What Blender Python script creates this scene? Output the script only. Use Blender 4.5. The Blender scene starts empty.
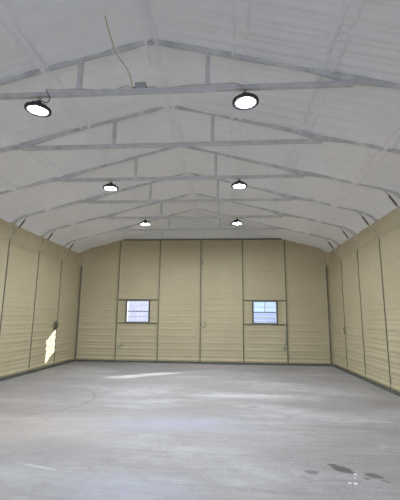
import bpy, bmesh, math, random
import numpy as np
from mathutils import Matrix, Vector

random.seed(4)
S = bpy.context.scene
COL = S.collection
PI = math.pi
W2 = 4.572          # half the inner width
BAY = 1.524         # distance between frames
LEN = 15.24         # inner length
ZC = 4.46           # height of the collar ties
ZR = 5.19           # underside of the rafters at the ridge
SL = 0.255          # roof slope
PURLINS = [-3.62, -2.6, -1.48, 0.0, 1.15, 2.27, 3.56]

# ---------------------------------------------------------------- materials
def srgb(r, g, b):
    f = lambda c: (c / 12.92 if c <= .04045 else ((c + .055) / 1.055) ** 2.4)
    return (f(r / 255), f(g / 255), f(b / 255), 1)

def new_mat(name):
    m = bpy.data.materials.new(name); m.use_nodes = True
    nt = m.node_tree; nt.nodes.clear()
    out = nt.nodes.new('ShaderNodeOutputMaterial')
    b = nt.nodes.new('ShaderNodeBsdfPrincipled')
    nt.links.new(b.outputs[0], out.inputs[0])
    return m, nt, b, out

def N(nt, t, **kw):
    n = nt.nodes.new(t)
    for k, v in kw.items():
        if k in n.inputs.keys() if isinstance(k, str) else False: n.inputs[k].default_value = v
        else: setattr(n, k, v)
    return n

def coords(nt, scale=(1, 1, 1)):
    tc = nt.nodes.new('ShaderNodeTexCoord'); mp = nt.nodes.new('ShaderNodeMapping')
    mp.inputs['Scale'].default_value = scale
    nt.links.new(tc.outputs['Object'], mp.inputs[0]); return mp.outputs[0]

def noise(nt, vec, scale, detail=4, rough=.55, dist=0):
    n = nt.nodes.new('ShaderNodeTexNoise')
    n.inputs['Scale'].default_value = scale; n.inputs['Detail'].default_value = detail
    n.inputs['Roughness'].default_value = rough; n.inputs['Distortion'].default_value = dist
    nt.links.new(vec, n.inputs['Vector']); return n.outputs[0]

def ramp(nt, fac, stops):
    r = nt.nodes.new('ShaderNodeValToRGB'); e = r.color_ramp.elements
    while len(e) < len(stops): e.new(.5)
    for i, (p, c) in enumerate(stops):
        e[i].position = p; e[i].color = c if len(c) == 4 else (*c, 1)
    nt.links.new(fac, r.inputs[0]); return r.outputs[0]

def mix(nt, fac, a, b, mode='MIX'):
    m = nt.nodes.new('ShaderNodeMix'); m.data_type = 'RGBA'; m.blend_type = mode
    for sock, v in ((0, fac), (6, a), (7, b)):
        if isinstance(v, (int, float)): m.inputs[sock].default_value = v
        elif isinstance(v, tuple): m.inputs[sock].default_value = v
        else: nt.links.new(v, m.inputs[sock])
    return m.outputs[2]

def math_n(nt, op, a, b=0.0, clamp=False):
    m = nt.nodes.new('ShaderNodeMath'); m.operation = op; m.use_clamp = clamp
    for i, v in enumerate((a, b)):
        if isinstance(v, (int, float)): m.inputs[i].default_value = v
        else: nt.links.new(v, m.inputs[i])
    return m.outputs[0]

def bump(nt, b, h, strength, dist=.01):
    n = nt.nodes.new('ShaderNodeBump'); n.inputs['Strength'].default_value = strength
    n.inputs['Distance'].default_value = dist
    nt.links.new(h, n.inputs['Height']); nt.links.new(n.outputs[0], b.inputs['Normal'])

def simple(name, col, rough=.5, metal=0., var=.12, vs=18, bmp=.15):
    m, nt, b, o = new_mat(name)
    v = coords(nt); n = noise(nt, v, vs)
    d = tuple(c * (1 - var) for c in col[:3]) + (1,); l = tuple(min(1, c * (1 + var)) for c in col[:3]) + (1,)
    nt.links.new(ramp(nt, n, [(.3, d), (.7, l)]), b.inputs['Base Color'])
    b.inputs['Roughness'].default_value = rough; b.inputs['Metallic'].default_value = metal
    if bmp: bump(nt, b, noise(nt, v, vs * 5), bmp, .003)
    return m

def foam(name, ca, cb, gable=None, spots=None):
    m, nt, b, o = new_mat(name)
    v = coords(nt)
    big = noise(nt, v, .7, 3); mid = noise(nt, v, 5, 5, .6)
    c1 = ramp(nt, big, [(.3, ca), (.7, cb)])
    dk = tuple(x * .86 for x in ca[:3]) + (1,)
    c = mix(nt, ramp(nt, mid, [(.42, (0, 0, 0)), (.8, (.35, .35, .35))]), c1, dk)
    if gable:
        tc = nt.nodes.new('ShaderNodeTexCoord'); sp = nt.nodes.new('ShaderNodeSeparateXYZ')
        nt.links.new(tc.outputs['Object'], sp.inputs[0])
        wob = math_n(nt, 'MULTIPLY', math_n(nt, 'SUBTRACT', noise(nt, v, 2.2, 3), .5), .1)
        f = math_n(nt, 'GREATER_THAN', math_n(nt, 'ADD', sp.outputs[2], wob), ZC + .01)
        c = mix(nt, f, c, gable)
    nt.links.new(c, b.inputs['Base Color'])
    b.inputs['Roughness'].default_value = .62
    b.inputs['Specular IOR Level'].default_value = .35
    h = math_n(nt, 'ADD', noise(nt, v, 22, 5, .6), math_n(nt, 'MULTIPLY', noise(nt, v, 90, 2), .25))
    bump(nt, b, h, .35, .012)
    return m

M = {}
M['wall'] = foam('cream_foam', srgb(180, 168, 138), srgb(190, 179, 150), gable=srgb(228, 229, 228))
M['ceil'] = foam('white_foam', srgb(242, 242, 244), srgb(247, 247, 249))
M['post'] = simple('green_grey_steel', srgb(110, 107, 93), .55, .25, .25, 9)
M['galv'] = simple('galvanised_tube', srgb(204, 206, 208), .5, .35, .12, 7)
M['brace'] = simple('bare_brace_steel', srgb(96, 92, 82), .5, .4, .35, 14)
M['coated'] = simple('foam_coated_brace', srgb(192, 184, 162), .65, 0, .12, 30)
M['rail'] = simple('base_rail_steel', srgb(92, 96, 88), .6, .2, .3, 5)
M['frame'] = simple('window_jamb_steel', srgb(82, 90, 84), .5, .3, .15, 12)
M['vinyl'] = simple('white_vinyl', srgb(225, 228, 232), .4, 0, .03, 10, 0)
M['black'] = simple('dark_lamp_housing', srgb(58, 60, 64), .45, .4, .15, 20)
M['box'] = simple('grey_steel_box', srgb(170, 172, 174), .5, .3, .1, 20)
M['white_cable'] = simple('sprayed_cable', srgb(190, 188, 180), .6, 0, .2, 30)
M['cream_cable'] = simple('cream_sprayed_cable', srgb(168, 158, 132), .6, 0, .2, 30)
M['yellow'] = simple('yellow_cable', srgb(172, 150, 78), .55, 0, .3, 9)
M['plate'] = simple('pale_outlet_box', srgb(165, 170, 152), .5, 0, .12, 25)
M['hose'] = simple('grey_hose', srgb(98, 94, 82), .6, 0, .2, 25)

# rafters: grey tube partly coated by overspray
m, nt, b, o = new_mat('oversprayed_rafter'); v = coords(nt, (1, 1, 1))
nn = noise(nt, v, 2.6, 5, .6)
nt.links.new(ramp(nt, nn, [(.32, srgb(176, 179, 182)), (.5, srgb(200, 202, 204)), (.66, srgb(228, 229, 230))]), b.inputs['Base Color'])
b.inputs['Roughness'].default_value = .65; bump(nt, b, noise(nt, v, 30), .3, .01); M['rafter'] = m

# lamp lens
m, nt, b, o = new_mat('lamp_lens'); nt.nodes.remove(b)
e = nt.nodes.new('ShaderNodeEmission'); e.inputs[0].default_value = (.895, .955, 1, 1); e.inputs[1].default_value = 440
nt.links.new(e.outputs[0], o.inputs[0]); M['lens'] = m
m, nt, b, o = new_mat('lamp_lens_centre')
b.inputs['Base Color'].default_value = srgb(200, 190, 150); b.inputs['Emission Color'].default_value = (1, .93, .78, 1)
b.inputs['Emission Strength'].default_value = 1.2; M['led'] = m

# window glass
m, nt, b, o = new_mat('window_glass'); nt.nodes.remove(b)
t = nt.nodes.new('ShaderNodeBsdfTransparent'); g = nt.nodes.new('ShaderNodeBsdfGlossy'); g.inputs['Roughness'].default_value = .02
t.inputs[0].default_value = (.93, .95, .96, 1)
mx = nt.nodes.new('ShaderNodeMixShader'); mx.inputs[0].default_value = .05
nt.links.new(t.outputs[0], mx.inputs[1]); nt.links.new(g.outputs[0], mx.inputs[2])
nt.links.new(mx.outputs[0], o.inputs[0]); M['glass'] = m

# concrete floor
m, nt, b, o = new_mat('stained_concrete_painted_daylight')
tc = nt.nodes.new('ShaderNodeTexCoord'); P = tc.outputs['Object']
v = coords(nt, (.35, 1, 1)); v1 = coords(nt)
a = noise(nt, v, 1.1, 6, .6, .6); c2 = noise(nt, v1, 3.5, 6, .65, .3); fine = noise(nt, v1, 40, 4, .7)
base = ramp(nt, a, [(.36, srgb(131, 127, 127)), (.5, srgb(146, 143, 144)), (.62, srgb(164, 162, 164))])
base = mix(nt, ramp(nt, c2, [(.48, (0, 0, 0)), (.66, (.7, .7, .7))]), base, srgb(136, 132, 132))
base = mix(nt, ramp(nt, fine, [(.45, (.0, .0, .0)), (.7, (.35, .35, .35))]), base, srgb(182, 180, 181))
streak = noise(nt, coords(nt, (.8, 7, 1)), 1.6, 6, .65, .4)
base = mix(nt, ramp(nt, streak, [(.54, (0, 0, 0)), (.72, (.3, .3, .3))]), base, srgb(188, 186, 187))
base = mix(nt, ramp(nt, noise(nt, coords(nt, (.5, 3, 1)), 2.3, 6, .65, .5), [(.53, (0, 0, 0)), (.70, (.36, .36, .36))]), base, srgb(114, 111, 113))
flk = noise(nt, coords(nt, (6, 14, 1)), 3.0, 4, .6, .2)
base = mix(nt, ramp(nt, flk, [(.62, (0, 0, 0)), (.70, (.6, .6, .6))]), base, srgb(206, 204, 204))
sp = nt.nodes.new('ShaderNodeSeparateXYZ'); nt.links.new(P, sp.inputs[0])
wn = nt.nodes.new('ShaderNodeTexNoise'); wn.inputs['Scale'].default_value = 9; wn.inputs['Detail'].default_value = 4
nt.links.new(P, wn.inputs['Vector'])
wsep = nt.nodes.new('ShaderNodeSeparateColor'); nt.links.new(wn.outputs[1], wsep.inputs[0])
def blob(cx, cy, rx, ry, ang, soft=.35, warp=.5):
    ca, sa = math.cos(ang), math.sin(ang)
    X = math_n(nt, 'SUBTRACT', sp.outputs[0], cx); Y = math_n(nt, 'SUBTRACT', sp.outputs[1], cy)
    U = math_n(nt, 'ADD', math_n(nt, 'MULTIPLY', X, ca / rx), math_n(nt, 'MULTIPLY', Y, sa / rx))
    V = math_n(nt, 'ADD', math_n(nt, 'MULTIPLY', X, -sa / ry), math_n(nt, 'MULTIPLY', Y, ca / ry))
    U = math_n(nt, 'ADD', U, math_n(nt, 'MULTIPLY', math_n(nt, 'SUBTRACT', wsep.outputs[0], .5), warp * 2.4))
    V = math_n(nt, 'ADD', V, math_n(nt, 'MULTIPLY', math_n(nt, 'SUBTRACT', wsep.outputs[1], .5), warp * 2.4))
    d = math_n(nt, 'SQRT', math_n(nt, 'ADD', math_n(nt, 'MULTIPLY', U, U), math_n(nt, 'MULTIPLY', V, V)))
    return math_n(nt, 'DIVIDE', math_n(nt, 'SUBTRACT', 1 + soft / 2, d), soft, True)
for cx, cy, rx, ry, ang, amt, colr, soft, warp in [
        (1.86, -9.20, .075, .055, 0, .62, srgb(84, 82, 80), .5, .3),
        (2.19, -9.09, .125, .075, -.85, .85, srgb(74, 71, 69), .45, .3),
        (2.12, -8.98, .045, .03, 0, .8, srgb(74, 72, 70), .5, .6),
        (2.47, -9.23, .085, .06, -.5, .72, srgb(80, 78, 76), .5, .5),
        (2.37, -9.31, .03, .025, 0, .6, srgb(88, 86, 84), .6, .6),
        (2.53, -9.36, .05, .03, -.5, .5, srgb(96, 94, 92), .6, .6),
        (1.44, -6.36, .09, .07, 0, .4, srgb(100, 99, 98), .8, .7),
        (2.17, -9.43, .018, .014, 0, .9, srgb(235, 235, 235), .5, .8),
        (2.22, -9.44, .014, .02, 0, .9, srgb(235, 235, 235), .5, .8),
        (2.29, -9.21, .013, .02, 0, .9, srgb(225, 225, 225), .5, .8),
        (2.26, -9.3, .01, .014, 0, .8, srgb(225, 225, 225), .5, .8),
        (-1.25, -8.9, .8, .45, .2, .4, srgb(134, 132, 132), 1.0, .5),
        (-.7, -9.7, .5, .2, .2, .3, srgb(140, 138, 138), 1.0, .5),
        (-1.0, -9.35, .22, .02, -.3, .45, srgb(205, 205, 206), .9, .5),
        (-1.9, -8.1, 1.3, .7, .3, .38, srgb(176, 166, 156), 1.3, .3),
        (-3.0, -6.9, 1.2, 1.0, .5, .3, srgb(150, 140, 130), 1.3, .3),
        (.15, -7.6, 1.0, .35, .1, .45, srgb(160, 163, 186), 1.2, .4),  # bluish daylight painted into the floor colour
        (.1, -9.75, .5, .3, 0, .4, srgb(160, 163, 184), 1.2, .4),  # blue sky glow painted in, nearer the camera
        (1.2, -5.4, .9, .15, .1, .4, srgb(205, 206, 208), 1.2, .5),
        (-1.3, -4.1, 2.2, .6, .1, .35, srgb(138, 136, 137), 1.2, .4)]:
    f = math_n(nt, 'MULTIPLY', blob(cx, cy, rx, ry, ang, soft, warp), amt)
    base = mix(nt, f, base, colr)
# tyre arc
def arc(cx, cy, r, w, x0, x1, amt, c):
    X = math_n(nt, 'SUBTRACT', sp.outputs[0], cx); Y = math_n(nt, 'SUBTRACT', sp.outputs[1], cy)
    d = math_n(nt, 'SQRT', math_n(nt, 'ADD', math_n(nt, 'MULTIPLY', X, X), math_n(nt, 'MULTIPLY', Y, Y)))
    d = math_n(nt, 'ABSOLUTE', math_n(nt, 'SUBTRACT', math_n(nt, 'ADD', d, math_n(nt, 'MULTIPLY', wsep.outputs[0], .08)), r))
    f = math_n(nt, 'DIVIDE', math_n(nt, 'SUBTRACT', w, d), w, True)
    f = math_n(nt, 'MULTIPLY', f, math_n(nt, 'GREATER_THAN', sp.outputs[0], x0))
    f = math_n(nt, 'MULTIPLY', f, math_n(nt, 'MULTIPLY', wsep.outputs[2], amt * 2))
    return mix(nt, f, c, srgb(96, 95, 96))
base = arc(-2.95, -6.2, 1.38, .05, -2.3, 9, .3, base)
nt.links.new(base, b.inputs['Base Color'])
nt.links.new(ramp(nt, a, [(.3, (.5, .5, .5)), (.7, (.68, .68, .68))]), b.inputs['Roughness'])
b.inputs['Specular IOR Level'].default_value = .4
bump(nt, b, math_n(nt, 'ADD', c2, math_n(nt, 'MULTIPLY', fine, .3)), .12, .01); M['floor'] = m

# outside
M['dirt'] = simple('pale_gravel_ground', srgb(212, 209, 202), .9, 0, .15, 1.2)
m, nt, b, o = new_mat('pale_brick'); v = coords(nt)
mp = nt.nodes.new('ShaderNodeMapping'); mp.inputs['Rotation'].default_value = (PI / 2, 0, 0)
tc = nt.nodes.new('ShaderNodeTexCoord'); nt.links.new(tc.outputs['Object'], mp.inputs[0])
bk = nt.nodes.new('ShaderNodeTexBrick'); nt.links.new(mp.outputs[0], bk.inputs[0])
bk.inputs['Color1'].default_value = srgb(240, 226, 232); bk.inputs['Color2'].default_value = srgb(228, 210, 220)
bk.inputs['Mortar'].default_value = srgb(250, 248, 250); bk.inputs['Scale'].default_value = 1.6; bk.inputs['Mortar Size'].default_value = .03
nt.links.new(bk.outputs[0], b.inputs['Base Color']); b.inputs['Roughness'].default_value = .8; M['brick'] = m
M['siding'] = simple('pale_lavender_siding', srgb(212, 212, 230), .5, .0, .04, 2)
M['roof'] = simple('pale_metal_roof', srgb(190, 196, 206), .4, .3, .05, 2)

# ---------------------------------------------------------------- helpers
def vnoise(x, y, s, seed):
    rng = np.random.RandomState(seed); T = rng.rand(256, 256)
    x = np.asarray(x) * s + 500; y = np.asarray(y) * s + 500
    xi = np.floor(x).astype(int); yi = np.floor(y).astype(int)
    fx = x - xi; fy = y - yi; fx = fx * fx * (3 - 2 * fx); fy = fy * fy * (3 - 2 * fy)
    g = lambda i, j: T[i % 256, j % 256]
    return ((g(xi, yi) * (1 - fx) + g(xi + 1, yi) * fx) * (1 - fy) + (g(xi, yi + 1) * (1 - fx) + g(xi + 1, yi + 1) * fx) * fy) * 2 - 1

def fbm(x, y, s, seed, o=3):
    r = 0; a = 1
    for i in range(o): r = r + a * vnoise(x, y, s * 2 ** i, seed + i); a *= .5
    return r / 1.7

def link(name, me, mat, parent=None):
    ob = bpy.data.objects.new(name, me); COL.objects.link(ob)
    if mat and not me.materials: me.materials.append(mat)
    if parent: ob.parent = parent
    return ob

def obj(name, bm, mat, parent=None, smooth=False):
    bmesh.ops.recalc_face_normals(bm, faces=bm.faces)
    me = bpy.data.meshes.new(name); bm.to_mesh(me); bm.free()
    if smooth: me.shade_smooth()
    return link(name, me, mat, parent)

def structure(o): o['kind'] = 'structure'; return o

def tag(o, label, cat, group=None):
    o['label'] = label; o['category'] = cat
    if group: o['group'] = group
    return o

def thing(name, label, cat, loc=(0, 0, 0), group=None):
    o = bpy.data.objects.new(name, None); COL.objects.link(o); o.location = loc
    o.empty_display_size = .1
    return tag(o, label, cat, group)

def box(bm, x0, x1, y0, y1, z0, z1, bev=0):
    r = bmesh.ops.create_cube(bm, size=1, matrix=Matrix.Translation(((x0 + x1) / 2, (y0 + y1) / 2, (z0 + z1) / 2)) @ Matrix.Diagonal((abs(x1 - x0), abs(y1 - y0), abs(z1 - z0), 1)))
    if bev:
        es = list({e for v in r['verts'] for e in v.link_edges})
        bmesh.ops.bevel(bm, geom=es, offset=bev, segments=2, affect='EDGES', profile=.5)
    return bm

def tube(bm, pts, r, seg=8, cap=True):
    pts = [Vector(p) for p in pts]; rings = []
    up = Vector((0, 0, 1))
    for i, p in enumerate(pts):
        d = (pts[min(i + 1, len(pts) - 1)] - pts[max(i - 1, 0)]).normalized()
        a = d.cross(up)
        if a.length < .05: a = d.cross(Vector((0, 1, 0)))
        a.normalize(); c = a.cross(d)
        rr = r[i] if isinstance(r, (list, tuple)) else r
        rings.append([bm.verts.new(p + a * rr * math.cos(2 * PI * k / seg) + c * rr * math.sin(2 * PI * k / seg)) for k in range(seg)])
    for i in range(len(rings) - 1):
        for k in range(seg):
            bm.faces.new((rings[i][k], rings[i][(k + 1) % seg], rings[i + 1][(k + 1) % seg], rings[i + 1][k]))
    if cap:
        bm.faces.new(rings[0]); bm.faces.new(rings[-1])
    return bm

def smooth_path(pts, n=6):
    P = [Vector(p) for p in pts]; out = []
    for i in range(len(P) - 1):
        p0 = P[max(i - 1, 0)]; p1 = P[i]; p2 = P[i + 1]; p3 = P[min(i + 2, len(P) - 1)]
        for k in range(n):
            t = k / n
            out.append(.5 * ((2 * p1) + (p2 - p0) * t + (2 * p0 - 5 * p1 + 4 * p2 - p3) * t * t + (3 * p1 - p0 - 3 * p2 + p3) * t ** 3))
    out.append(P[-1]); return out

def lathe(bm, prof, seg=32):
    rings = []
    for r, z in prof:
        if r < 1e-5: rings.append([bm.verts.new((0, 0, z))])
        else: rings.append([bm.verts.new((r * math.cos(2 * PI * k / seg), r * math.sin(2 * PI * k / seg), z)) for k in range(seg)])
    for a, c in zip(rings, rings[1:]):
        for k in range(seg):
            k2 = (k + 1) % seg
            if len(a) == 1 and len(c) == 1: continue
            if len(a) == 1: bm.faces.new((a[0], c[k2], c[k]))
            elif len(c) == 1: bm.faces.new((a[k], a[k2], c[0]))
            else: bm.faces.new((a[k], a[k2], c[k2], c[k]))
    return bm

def sheet(us, vs, front, back, hole=None):
    """solid sheet from two surfaces sampled on the same grid; returns verts, faces"""
    nu, nv = len(us), len(vs)
    U, V = np.meshgrid(us, vs, indexing='ij')
    A = front(U, V).reshape(-1, 3); Bk = back(U, V).reshape(-1, 3)
    idx = np.arange(nu * nv).reshape(nu, nv)
    q = np.stack([idx[:-1, :-1], idx[1:, :-1], idx[1:, 1:], idx[:-1, 1:]], -1)
    keep = np.ones((nu - 1, nv - 1), bool)
    if hole is not None:
        uc = (us[:-1] + us[1:]) / 2; vc = (vs[:-1] + vs[1:]) / 2
        keep = ~hole(*np.meshgrid(uc, vc, indexing='ij'))
    off = nu * nv
    fr = q[keep]; bk = q[keep][:, ::-1] + off
    K = np.pad(keep, 1)
    sides = []
    # edge between cell and missing neighbour
    ii, jj = np.where(K[1:-1, 1:-1] & ~K[:-2, 1:-1]); sides.append(np.stack([idx[ii, jj + 1], idx[ii, jj], idx[ii, jj] + off, idx[ii, jj + 1] + off][::-1], -1))
    ii, jj = np.where(K[1:-1, 1:-1] & ~K[2:, 1:-1]); sides.append(np.stack([idx[ii + 1, jj], idx[ii + 1, jj + 1], idx[ii + 1, jj + 1] + off, idx[ii + 1, jj] + off][::-1], -1))
    ii, jj = np.where(K[1:-1, 1:-1] & ~K[1:-1, :-2]); sides.append(np.stack([idx[ii, jj], idx[ii + 1, jj], idx[ii + 1, jj] + off, idx[ii, jj] + off][::-1], -1))
    ii, jj = np.where(K[1:-1, 1:-1] & ~K[1:-1, 2:]); sides.append(np.stack([idx[ii + 1, jj + 1], idx[ii, jj + 1], idx[ii, jj + 1] + off, idx[ii + 1, jj + 1] + off][::-1], -1))
    F = np.concatenate([fr, bk] + sides)
    return np.concatenate([A, Bk]), F

def np_obj(name, parts, mat):
    Vs, Fs, o = [], [], 0
    for V, F in parts: Vs.append(V); Fs.append(F + o); o += len(V)
    V = np.concatenate(Vs); F = np.concatenate(Fs)
    used = np.unique(F); rm = np.full(len(V), -1); rm[used] = np.arange(len(used)); V = V[used]; F = rm[F]
    me = bpy.data.meshes.new(name)
    me.vertices.add(len(V)); me.vertices.foreach_set('co', V.astype(np.float32).ravel())
    me.loops.add(len(F) * 4); me.loops.foreach_set('vertex_index', F.astype(np.int32).ravel())
    me.polygons.add(len(F)); me.polygons.foreach_set('loop_start', np.arange(0, len(F) * 4, 4, dtype=np.int32))
    me.polygons.foreach_set('loop_total', np.full(len(F), 4, dtype=np.int32))
    me.update(calc_edges=True); me.validate()
    me.shade_smooth()
    return structure(link(name, me, mat))

def stack(x, y, z): return np.stack([x, y, z], -1)

# ---------------------------------------------------------------- foam surfaces
def rib(t, pitch=.2286):
    """pillow between siding ribs: narrow groove, rounded body"""
    f = (t / pitch) % 1.0
    c = .60
    a = np.clip(np.sin(PI * np.clip(f / c, 0, 1)), 0, 1) ** .45
    b = np.clip(np.sin(PI * np.clip((f - c) / (1 - c), 0, 1)), 0, 1) ** .45
    return np.where(f < c, a, .72 * b)

POSTS_X = [-W2 + BAY * i for i in range(1, 6)]
RAILZ = (1.375, 2.215)
WIN = [(-2.745, -1.845), (1.845, 2.745)]     # openings

def bead(d, w, h): return h * np.exp(-(d / w) ** 2)

def back_front(x, z):
    h = rib(z + .04 + .008 * vnoise(x, z, .5, 9)) * (.022 + .008 * vnoise(x, z, .9, 8)) * (.4 + .6 * np.clip((2.3 - z) / 1.6, 0, 1)) + .005 * fbm(x, z, 1.2, 11) + .0015 * fbm(x, z, 12, 12)
    for px in POSTS_X + [-4.53, 4.53]:
        d = np.abs(x - px)
        h = np.maximum(h, bead(d, .075, .034)) + .0
    for i, (a, b_) in enumerate(WIN):
        inbay = (x > a - .3) & (x < b_ + .3)
        for rz in RAILZ:
            h = np.where(inbay, np.maximum(h, bead(np.abs(z - rz), .05, .03)), h)
    h = np.maximum(h, bead(np.abs(z - .11), .06, .045 + .006 * vnoise(x, z, 3, 3)))
    # step back around the window openings so the frame face is free
    return stack(x, .04 - h, z)

def hole_back(x, z):
    r = z > 5.40 - SL * np.abs(x)
    for a, b_ in WIN: r |= (x > a) & (x < b_) & (z > 1.39) & (z < 2.20)
    return r
xs = np.unique(np.round(np.concatenate([np.arange(-4.7, 4.701, .025), [w for p in WIN for w in p]]), 4))
zs = np.unique(np.round(np.concatenate([np.arange(0, 5.5, .02), [1.39, 2.20]]), 4))
np_obj('wall_back', [sheet(xs, zs, back_front, lambda x, z: stack(x, x * 0 + .16, z), hole_back)], M['wall'])

def side_front(s):
    def f(y, z):
        h = rib(z + .07 + .008 * vnoise(y, z, .4, 21 + s)) * (.026 + .008 * vnoise(y, z, .7, 28 + s)) * (.4 + .6 * np.clip((2.3 - z) / 1.6, 0, 1)) + .006 * fbm(y, z, 1.0, 23 + s) + .0015 * fbm(y, z, 12, 25 + s)
        for k in range(0, 11):
            d = np.abs(y + BAY * k - (.0 if k else -.04))
            up = np.clip((z - 3.44) / .12, 0, 1)
            h = np.maximum(h, bead(d, .075, .032)) + bead(d, .07, .06) * up * np.clip((4.15 - z) / .2, 0, 1)
        h = np.maximum(h, bead(np.abs(z - .12), .06, .05 + .006 * vnoise(y, z, 3, 5)))
        return stack(s * (W2 + .035 - h), y, z)
    return f
ys = np.arange(-LEN - .1, .101, .03); zs2 = np.arange(0, 4.161, .02)
for s, nm in ((-1, 'wall_left'), (1, 'wall_right')):
    np_obj(nm, [sheet(ys, zs2, side_front(s), lambda y, z, s=s: stack(s * (y * 0 + W2 + .14), y, z))], M['wall'])

xs3 = np.unique(np.round(np.concatenate([np.arange(-4.7, 4.701, .08), [-3.7, 3.7]]), 4)); zs3 = np.unique(np.round(np.append(np.arange(0, 5.5, .08), 3.68), 4))
np_obj('wall_front', [sheet(xs3, zs3, lambda x, z: stack(x, -LEN - .02 + .01 * rib(z), z), lambda x, z: stack(x, x * 0 - LEN - .15, z),
       lambda x, z: (z > 5.38 - SL * np.abs(x)) | ((np.abs(x) < 3.7) & (z < 3.68)))], M['wall'])  # unseen door opening, enlarged so more daylight reaches the ceiling

def GAP(k, p):
    """crossings where a purlin's foam runs over the rafter"""
    return p in (-3.62, 3.56) or (p == -1.48 and k == 6) or (p == -2.6 and k in (2, 4))
def ceil_front(s):
    def f(x, y):            # x runs 0..4.66 outwards
        X = s * x
        z = ZR + .05 - SL * x
        h = (.019 if s > 0 else .013) * rib(y + .05 + .01 * vnoise(X, y, .6, 30)) * (1 + .8 * vnoise(X, y, .5, 29)) + .008 * fbm(X, y, 1.3, 31) + .004 * fbm(X, y, 7, 33)
        for p in PURLINS:
            wd = .07; amp = .016
            n1 = fbm(X * 2, y, 5, int(41 + p * 3)); n2 = fbm(X, y, 16, int(51 + p * 3))
            d = np.abs(X - p - .012 * vnoise(y, y * 0, .8, int(60 + p * 2)))
            rough = 3.0 if abs(p - 2.27) < .01 else (1.3 if abs(p + 1.48) < .01 else .7)
            ed = bead(d - wd, .013, .030 * (1 + 1.3 * n1))
            h = h + np.maximum(ed, 0) + bead(d, wd * 1.5, 1) * .011 * rough * n2
            for k in range(1, 10):   # foam carried over the rafter where the purlin crosses
                dy = np.abs(y + BAY * k)
                h = h + (bead(d, .035, .05) * np.exp(-(dy / .08) ** 2) if GAP(k, p) else 0)
        for k in range(1, 10):       # foam feathered up against the rafters
            dy = np.abs(y + BAY * k + .01 * vnoise(X, x * 0, 2, 70 + k))
            h = h + bead(dy, .13, .026 * (1 + .5 * fbm(X, y, 3, 80 + k)))
        e = np.clip(W2 - x, 0, 9)
        h = h + .13 * np.exp(-(e / .13) ** 1.3)
        r = np.exp(-(x / .12) ** 2) * .01
        return stack(X, y, z - h - r)
    return f
xc = np.arange(0, 4.721, .022); yc = np.arange(-LEN - .12, .131, .028)
np_obj('ceiling', [sheet(xc, yc, ceil_front(s), lambda x, y, s=s: stack(s * x, y, ZR + .2 - SL * x)) for s in (-1, 1)], M['ceil'])

bm = bmesh.new(); box(bm, -4.72, 4.72, -LEN - 1.2, .16, -.15, 0)
structure(obj('floor', bm, M['floor']))

# dark steel base rails
bm = bmesh.new(); box(bm, -4.56, 4.56, -.022, .03, 0.0, .062, .004); structure(obj('baseboard_back', bm, M['rail']))
for s, nm in ((-1, 'baseboard_left'), (1, 'baseboard_right')):
    bm = bmesh.new(); box(bm, s * 4.535, s * 4.61, -LEN + .02, -.025, 0, .062, .004); structure(obj(nm, bm, M['rail']))

# ---------------------------------------------------------------- wall posts
def post_mesh(name, x0, x1, y0, y1, z0, z1):
    bm = bmesh.new(); n = 24
    box(bm, x0, x1, y0, y1, z0, z1, .004)
    return bm
bp = [('tall green-grey steel post in back wall, left side of the left window bay'),
      ('tall green-grey steel post in back wall, right side of the left window bay'),
      ('tall green-grey steel post in the very middle of the back wall'),
      ('tall green-grey steel post in back wall, left side of the right window bay'),
      ('tall green-grey steel post in back wall, right side of the right window bay')]
for x, lb in zip(POSTS_X, bp):
    top = min(ZC - .035, ZR - SL * abs(x) - .02)
    o = obj('wall_post', post_mesh('p', x - .019, x + .019, -.008, .05, .062, top), M['post'])
    tag(o, lb, 'post', 'steel posts in the back wall')
for s, side in ((-1, 'left'), (1, 'right')):
    o = obj('wall_post', post_mesh('p', s * 4.5 - .022, s * 4.5 + .022, -.016, .05, .062, 3.44), M['post'])
    tag(o, f'dark steel corner post where back wall meets {side} wall', 'post', 'steel posts in the back wall')
ordn = ['nearest the back corner', 'second from the back corner', 'third from the back corner', 'fourth from the back corner', 'fifth from the back corner']
for s, side, nk in ((-1, 'left', 4), (1, 'right', 5)):
    for k in range(1, nk + 1):
        o = obj('wall_post', post_mesh('p', s * 4.56, s * 4.62, -BAY * k - .015, -BAY * k + .015, .062, 3.46), M['post'])
        tag(o, f'slim grey steel post in the {side} side wall, {ordn[k-1]}', 'post', f'steel posts in the {side} wall')

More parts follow.
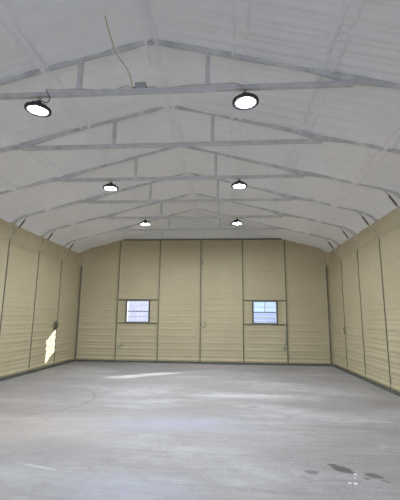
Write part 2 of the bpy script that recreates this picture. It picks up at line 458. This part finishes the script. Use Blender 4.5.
# ---------------------------------------------------------------- windows and rails
for i, (a, b_) in enumerate(WIN):
    side = 'left' if i == 0 else 'right'
    px0 = POSTS_X[0] if i == 0 else POSTS_X[3]
    for z, wd in ((RAILZ[1], 'above'), (RAILZ[0], 'below')):
        bm = bmesh.new(); box(bm, px0 + .024, px0 + BAY - .024, -.004, .05, z - .022, z + .022, .003)
        tag(obj('window_rail', bm, M['post']), f'horizontal steel rail just {wd} the {side} window, spanning between two posts', 'rail', 'window rails in the back wall')
    z0, z1 = RAILZ[0] + .022, RAILZ[1] - .022
    bm = bmesh.new()
    box(bm, a, a + .05, -.002, .06, z0, z1, .003); box(bm, b_ - .05, b_, -.002, .06, z0, z1, .003)
    box(bm, a + .05, b_ - .05, .0, .06, z0, z0 + .022, .002); box(bm, a + .05, b_ - .05, .0, .06, z1 - .022, z1, .002)
    w = structure(obj(f'window_{i+1}', bm, M['frame']))
    fa, fb, f0, f1 = a + .05, b_ - .05, z0 + .022, z1 - .022
    bm = bmesh.new()
    box(bm, fa, fa + .018, .03, .09, f0, f1); box(bm, fb - .018, fb, .03, .09, f0, f1)
    box(bm, fa + .018, fb - .018, .03, .09, f0, f0 + .018); box(bm, fa + .018, fb - .018, .03, .09, f1 - .018, f1)
    obj('window_frame', bm, M['vinyl'], w)
    zm = (f0 + f1) / 2
    bm = bmesh.new(); box(bm, fa + .018, fb - .018, .04, .075, zm - .016, zm + .016, .002); obj('meeting_rail', bm, M['frame'], w)
    for za, zb in ((f0 + .018, zm - .016), (zm + .016, f1 - .018)):
        bm = bmesh.new(); xm = (fa + fb) / 2
        box(bm, xm - .017, xm + .017, .055, .065, za, zb)
        box(bm, fa + .018, xm - .017, .055, .065, (za + zb) / 2 - .016, (za + zb) / 2 + .016)
        box(bm, xm + .017, fb - .018, .055, .065, (za + zb) / 2 - .016, (za + zb) / 2 + .016)
        obj('muntin', bm, M['vinyl'], w)
        bm = bmesh.new(); box(bm, fa + .018, fb - .018, .067, .070, za, zb); obj('pane', bm, M['glass'], w)

# ---------------------------------------------------------------- roof trusses
def rafter(k, s):
    """foam-coated tube from the ridge down to the eave"""
    bm = bmesh.new(); rings = []; n = 150; seg = 12
    X = np.linspace(0.0, 4.5, n)
    nx = fbm(X * s, X * 0 + k * 3.1, 1.1, 101 + k); nf = fbm(X * s, X * 0 + k * 1.7, 6, 131 + k)
    for i, x in enumerate(X):
        w = .048 + .018 * nx[i] + .006 * nf[i]; h = .066 + .007 * nf[i] + .008 * nx[i]
        for p in PURLINS:
            if p * s > 0 and GAP(k, p): h -= .03 * math.exp(-((x - abs(p)) / .04) ** 2)
        h += .055 * math.exp(-((x - 2.5) / .32) ** 2)
        if s < 0: h -= .028 * math.exp(-(x / .22) ** 2)
        if x > 4.2: h += .15 * ((x - 4.2) / .3) ** 2
        zc = ZR + .045 - SL * x + .006 * nf[i]; yc_ = .006 * nx[i]
        rings.append([bm.verts.new((s * x, yc_ + w * math.cos(2 * PI * j / seg), zc + h * math.copysign(abs(math.sin(2 * PI * j / seg)) ** .7, math.sin(2 * PI * j / seg)))) for j in range(seg)])
    for a, c in zip(rings, rings[1:]):
        for j in range(seg): bm.faces.new((a[j], a[(j + 1) % seg], c[(j + 1) % seg], c[j]))
    bm.faces.new(rings[0]); bm.faces.new(rings[-1])
    return bm
tl = {6: 'truss nearest the camera, carrying the grey junction box and the front lamps',
      5: 'second truss from the camera, just behind the front pair of lamps',
      4: 'third truss from the camera, carrying the middle pair of lamps',
      3: 'fourth truss from the camera, just behind the middle pair of lamps',
      2: 'fifth truss from the camera, carrying the rear pair of small lamps',
      1: 'last free-standing truss, one bay before the back wall'}
for k in range(1, 7):
    t = thing('roof_truss', 'grey steel ' + tl[k], 'truss', (0, -BAY * k, 0), 'steel roof trusses under the white ceiling')
    for s in (-1, 1): obj('rafter', rafter(k, s), M['rafter'], t, True)
    bm = bmesh.new(); box(bm, -2.6, 2.58, -.03, .03, ZC - .032, ZC + .032, .005); obj('collar_tie', bm, M['galv'], t)
    for x in (-.96, .75):
        bm = bmesh.new(); box(bm, x - .028, x + .028, -.028, .028, ZC + .032, ZR + .0 - SL * abs(x), .004); obj('web', bm, M['galv'], t)
    for s in (-1, 1):
        bm = bmesh.new(); a = Vector((s * 4.56, 0, 3.48)); c = Vector((s * 4.14, 0, 4.13)); d = c - a
        pts = [a + d * f for f in (0, .12, .3, .49, .55, .76, .82, 1)]
        tube(bm, pts, [.024, .024, .021, .019, .021, .021, .014, .014], 8)
        bo = obj('knee_brace', bm, M['coated'], t, True); bo.data.materials.append(M['brace']); bo.data.materials.append(M['rafter'])
        for pf in bo.data.polygons:
            if len(pf.vertices) == 4 and 3.48 + .65 * .48 < pf.center.z < 3.48 + .65 * .80: pf.material_index = 1
            elif len(pf.vertices) == 4 and pf.center.z >= 3.48 + .65 * .80: pf.material_index = 2
# truss against the back wall: only its collar shows
bm = bmesh.new(); box(bm, -2.95, 2.95, -.02, .05, ZC - .028, ZC + .018, .004)
tag(obj('collar_tie_beam', bm, M['post']), 'dark steel tie beam along the top of the cream back wall, under the white gable', 'beam')

# ---------------------------------------------------------------- high bay lamps
def make_lamp():
    r = thing('high_bay_lamp', '', 'lamp')
    bm = bmesh.new(); lathe(bm, [(.025, .13), (.034, .125), (.045, .075), (.075, .052), (.13, .040), (.166, .022), (.17, .005), (.167, -.010), (.160, -.014), (.122, -.012), (.118, .002), (.0, .003)][::-1], 40)
    obj('housing', bm, M['black'], r, True)
    bm = bmesh.new()
    for q in range(16):
        a = q / 16 * 2 * PI
        f = bmesh.ops.create_cube(bm, size=1, matrix=Matrix.Rotation(a, 4, 'Z') @ Matrix.Translation((.07, 0, .062)) @ Matrix.Diagonal((.07, .006, .035, 1)))
    obj('heat_sink', bm, M['black'], r)
    bm = bmesh.new(); lathe(bm, [(0, -.007), (.10, -.007), (.117, -.004), (.1175, .001)], 40); obj('lens', bm, M['lens'], r)
    bm = bmesh.new(); lathe(bm, [(0, -.011), (.012, -.011), (.014, -.0075)], 16); obj('lens_centre', bm, M['led'], r)
    bm = bmesh.new()
    pts = [(.018 * math.cos(a), 0, .150 + .02 * math.sin(a)) for a in np.linspace(-PI / 2, 3 * PI / 2, 15)]
    tube(bm, pts, .005, 6); obj('hook', bm, M['black'], r)
    return r
def copy_tree(o, parent=None):
    c = o.copy(); COL.objects.link(c)
    if parent: c.parent = parent
    for ch in list(o.children): copy_tree(ch, c)
    return c
lamp0 = make_lamp()
lamps = [(-1.50, 6, 'tilted, front left of the six'), (1.235, 6, 'front right of the six, under the nearest tie beam'),
         (-1.49, 4, 'middle left of the six'), (1.24, 4, 'middle right of the six'),
         (-1.42, 2, 'rear left, farthest back on the left'), (1.26, 2, 'rear right, farthest back on the right')]
for i, (x, k, lb) in enumerate(lamps):
    o = lamp0 if i == 0 else copy_tree(lamp0)
    o.location = (x, -BAY * k, 4.262 - (.018 if i == 0 else .008 if i == 1 else 0)); o['label'] = 'lit round black high bay lamp, ' + lb
    o['group'] = 'high bay lamps under the trusses'
    o.rotation_euler = (math.radians(1), math.radians(3.5), 0) if i == 0 else (0, math.radians(-2 if i == 1 else 0), 0)

Y6 = -BAY * 6
# junction box and its cables on the nearest truss
t = thing('junction_box', 'small grey electrical junction box sitting on the nearest tie beam', 'electrical box', (-.13, Y6, ZC + .033))
bm = bmesh.new(); box(bm, -.073, .073, -.03, .03, 0, .085, .006); obj('box_body', bm, M['box'], t)
bm = bmesh.new(); box(bm, -.067, .067, -.035, -.03, .006, .079, .002); obj('cover', bm, M['box'], t)
bm = bmesh.new(); tube(bm, [(-.10, 0, .02), (-.073, 0, .02)], .014, 8); obj('connector', bm, M['black'], t)
bm = bmesh.new(); tube(bm, [(.073, 0, .02), (.09, 0, .02)], .012, 8); obj('connector', bm, M['black'], t)
def cable(name, pts, r, mat, label, cat='cable', n=6, group=None):
    bm = bmesh.new(); tube(bm, smooth_path(pts, n), r, 6)
    return tag(obj(name, bm, mat, None, True), label, cat, group)
zt = ZC + .04
cable('power_cable', [(-.232, Y6, zt + .013), (-.30, Y6 - .01, zt + .035), (-.38, Y6, zt + .03), (-.47, Y6, zt + .002), (-.58, Y6, zt + .012), (-.72, Y6, zt + .004), (-.9, Y6 - .035, zt + .002), (-1.1, Y6 - .035, zt + .006), (-1.30, Y6 - .035, zt + .008), (-1.37, Y6 - .04, zt + .01)], .007, M['white_cable'],
      'thin grey cable lying on the nearest tie beam left of the junction box')
cable('lamp_cord', [(-1.385, Y6 - .04, zt + .02), (-1.37, Y6 - .045, zt - .04), (-1.33, Y6 - .045, 4.40), (-1.36, Y6 - .02, 4.345), (-1.42, Y6, 4.355), (-1.46, Y6, 4.39)], .006, M['black'],
      'short dark cord looping down to the tilted front left lamp', 'cord')
cable('power_cable', [(-.04, Y6, zt + .013), (.0, Y6, zt + .022), (.05, Y6, zt + .018), (.12, Y6, zt + .001), (.3, Y6, zt + .004), (.5, Y6 - .034, zt + .0), (.9, Y6 - .036, zt), (1.1, Y6 - .036, zt + .004), (1.2, Y6 - .045, zt - .05), (1.222, Y6 - .02, 4.43)], .007, M['white_cable'],
      'thin grey cable on the nearest tie beam between junction box and front right lamp')
cable('yellow_cable', [(-.44, -9.74, 5.07), (-.455, -9.6, 5.06), (-.47, -9.35, 5.03), (-.475, -9.24, 5.0), (-.41, -9.15, 4.93), (-.32, Y6, 4.79), (-.275, Y6, 4.68), (-.245, Y6, 4.56), (-.238, Y6, zt + .03)], .0055, M['yellow'],
      'thin yellow cable crossing the near white ceiling and dropping to the junction box')
bm = bmesh.new(); tube(bm, [(.035 * math.cos(a), .01 * math.sin(a), .035 * math.sin(a)) for a in np.linspace(0, 2 * PI, 21)], .007, 6, False)
o = tag(obj('ceiling_ring', bm, M['box'], None, True), 'small grey metal ring hooked at the ridge of the nearest truss', 'ring'); o.location = (-.01, Y6 - .055, 5.13)

# sagging sprayed wires along the eaves
def sag(s, ys_, label, zoff=0):
    pts = []
    for k0, k1, dz in ys_:
        for f in (0, .2, .45, .7, .9):
            y = -BAY * (k0 + (k1 - k0) * f)
            pts.append((s * (4.535 - (.02 if .1 < f < .9 else .0)), y, 3.50 + zoff - dz * 4 * f * (1 - f) + .012 * math.sin(9 * y)))
    k1 = ys_[-1][1]; pts.append((s * 4.53, -BAY * k1, 3.50 + zoff))
    return cable('sagging_wire', pts, .007, M['cream_cable'], label, 'wire')
sag(-1, [(1, 2, .07), (2, 3, .11), (3, 4, .1)], 'thin foam-coated wire sagging from post to post along the left wall')
sag(1, [(1, 2, .05), (2, 3, .07), (3, 4, .05), (4, 5, .09)], 'thin foam-coated wire sagging from post to post along the right wall', .03)

# small fittings on the walls
t = thing('outlet_box', 'pale outlet box with bent conduit stub, low below the left window', 'outlet', (-2.93, 0, .56))
bm = bmesh.new(); box(bm, -.045, .045, -.05, .02, -.06, .06, .008); obj('box_body', bm, M['plate'], t)
bm = bmesh.new(); tube(bm, smooth_path([(.045, -.03, .0), (.09, -.035, .01), (.13, -.04, .04), (.15, -.04, .075)]), .012, 8); obj('conduit_stub', bm, M['hose'], t, True)
t = thing('outlet_box', 'pale green outlet box at the foot of a conduit, low beneath the right window', 'outlet', (2.93, 0, .60))
bm = bmesh.new(); box(bm, -.05, .05, -.05, .02, -.07, .07, .008); obj('box_body', bm, M['plate'], t)
bm = bmesh.new(); tube(bm, [(.035, -.02, .07), (.05, -.02, .2), (.055, -.018, .75)], .016, 8); obj('conduit', bm, M['plate'], t, True)
bm = bmesh.new(); box(bm, -.02, .03, -.056, -.05, -.05, -.01, .002); obj('cover', bm, M['hose'], t)
def hookw(name, pts, r, label, mat='hose', cat='hook'):
    return cable(name, pts, r, M[mat], label, cat)
hookw('wire_hook', [(.022, .02, 1.44), (.035, -.05, 1.34), (.07, -.06, 1.26), (.14, -.06, 1.24), (.19, -.06, 1.30), (.18, -.06, 1.40), (.15, -.05, 1.45)], .010, 'grey J-shaped wire loop hanging beside the middle post of the back wall')
hookw('wire_hook', [(.02, .02, 3.62), (.06, -.04, 3.60), (.07, -.05, 3.54), (.04, -.05, 3.50), (.015, .02, 3.52)], .012, 'tiny dark wire loop high on the middle post of the back wall')
hookw('hose_stub', [(-4.56, -1.66, 1.20), (-4.49, -1.68, 1.24), (-4.46, -1.73, 1.34), (-4.47, -1.80, 1.42), (-4.50, -1.80, 1.33), (-4.50, -1.76, 1.24), (-4.55, -1.70, 1.17)], .030, 'grey looped hose stub on the left wall above the sun patch', 'hose', 'hose')
hookw('wire_hook', [(4.60, -1.55, 1.34), (4.50, -1.62, 1.30), (4.49, -1.70, 1.22), (4.50, -1.66, 1.16), (4.60, -1.60, 1.18)], .012, 'small wire loop on the right wall beside its rearmost post')

# ---------------------------------------------------------------- outside
bm = bmesh.new(); box(bm, -60, 60, .3, 90, -.30, -.06); structure(obj('ground', bm, M['dirt']))
bm = bmesh.new(); box(bm, -40, 40, -60, -LEN - 1.35, -.30, -.06); structure(obj('ground', bm, M['dirt']))
t = thing('brick_building', 'pale pinkish brick building seen through the left window', 'building', (-7.2, 14, -.06))
bm = bmesh.new(); box(bm, -3.6, 3.6, -2, 2, 0, 4.6); obj('wall', bm, M['brick'], t)
bm = bmesh.new(); box(bm, -3.8, 3.8, -2.2, 2.2, 4.6, 4.8); obj('roof', bm, M['roof'], t)
t = thing('siding_fence', 'pale lavender horizontal siding fence seen low in the right window', 'fence', (4.2, 12, -.06))
for i in range(8):
    z = .02 + i * .255
    bm = bmesh.new(); box(bm, -4, 4, -.02, .02, z, z + .235, .006); obj('board', bm, M['siding'], t)
for x in (-4.03, 0, 4.03):
    bm = bmesh.new(); box(bm, x - .05, x + .05, .025, .12, 0, 2.05); obj('fence_post', bm, M['roof'], t)

# ---------------------------------------------------------------- light
sd = bpy.data.lights.new('sun', 'SUN'); sd.energy = 14; sd.angle = math.radians(.3); sd.color = (1, .96, .89)
so = bpy.data.objects.new('sun', sd); COL.objects.link(so)
so.rotation_euler = Vector((-2.35, -1.93, -1.17)).to_track_quat('-Z', 'Y').to_euler(); so.location = (20, 17, 10)

w = bpy.data.worlds.new('sky'); S.world = w; w.use_nodes = True; nt = w.node_tree; nt.nodes.clear()
tc = nt.nodes.new('ShaderNodeTexCoord'); sp2 = nt.nodes.new('ShaderNodeSeparateXYZ'); nt.links.new(tc.outputs['Generated'], sp2.inputs[0])
cr = ramp(nt, sp2.outputs[2], [(0, (.60, .72, .95)), (.06, (.46, .62, .98)), (.3, (.34, .52, .92)), (1, (.20, .36, .80))])
bg = nt.nodes.new('ShaderNodeBackground'); nt.links.new(cr, bg.inputs[0]); bg.inputs[1].default_value = 1.1
wo = nt.nodes.new('ShaderNodeOutputWorld'); nt.links.new(bg.outputs[0], wo.inputs[0])

# ---------------------------------------------------------------- camera
cx, D, h, yaw, pit, rol, f = 1.00845832, 13.4605256, 1.54468216, .0776263564, .183550052, .0100812976, 370.769
fw = Vector((-math.sin(yaw) * math.cos(pit), math.cos(yaw) * math.cos(pit), math.sin(pit)))
rt = Vector((math.cos(yaw), math.sin(yaw), 0)); up = rt.cross(fw)
r2 = rt * math.cos(rol) + up * math.sin(rol); u2 = -rt * math.sin(rol) + up * math.cos(rol)
cd = bpy.data.cameras.new('camera'); cam = bpy.data.objects.new('camera', cd); COL.objects.link(cam)
cam.matrix_world = Matrix(((r2.x, u2.x, -fw.x, cx), (r2.y, u2.y, -fw.y, -D), (r2.z, u2.z, -fw.z, h), (0, 0, 0, 1)))
cd.sensor_fit = 'HORIZONTAL'; cd.sensor_width = 36; cd.lens = f / 400 * 36; cd.clip_end = 300
S.camera = cam
vs = S.view_settings; vs.view_transform = 'Standard'; vs.look = 'None'; vs.gamma = 1; vs.use_curve_mapping = False
vs.exposure = 0.54
S.cycles.max_bounces = 12; S.cycles.diffuse_bounces = 8
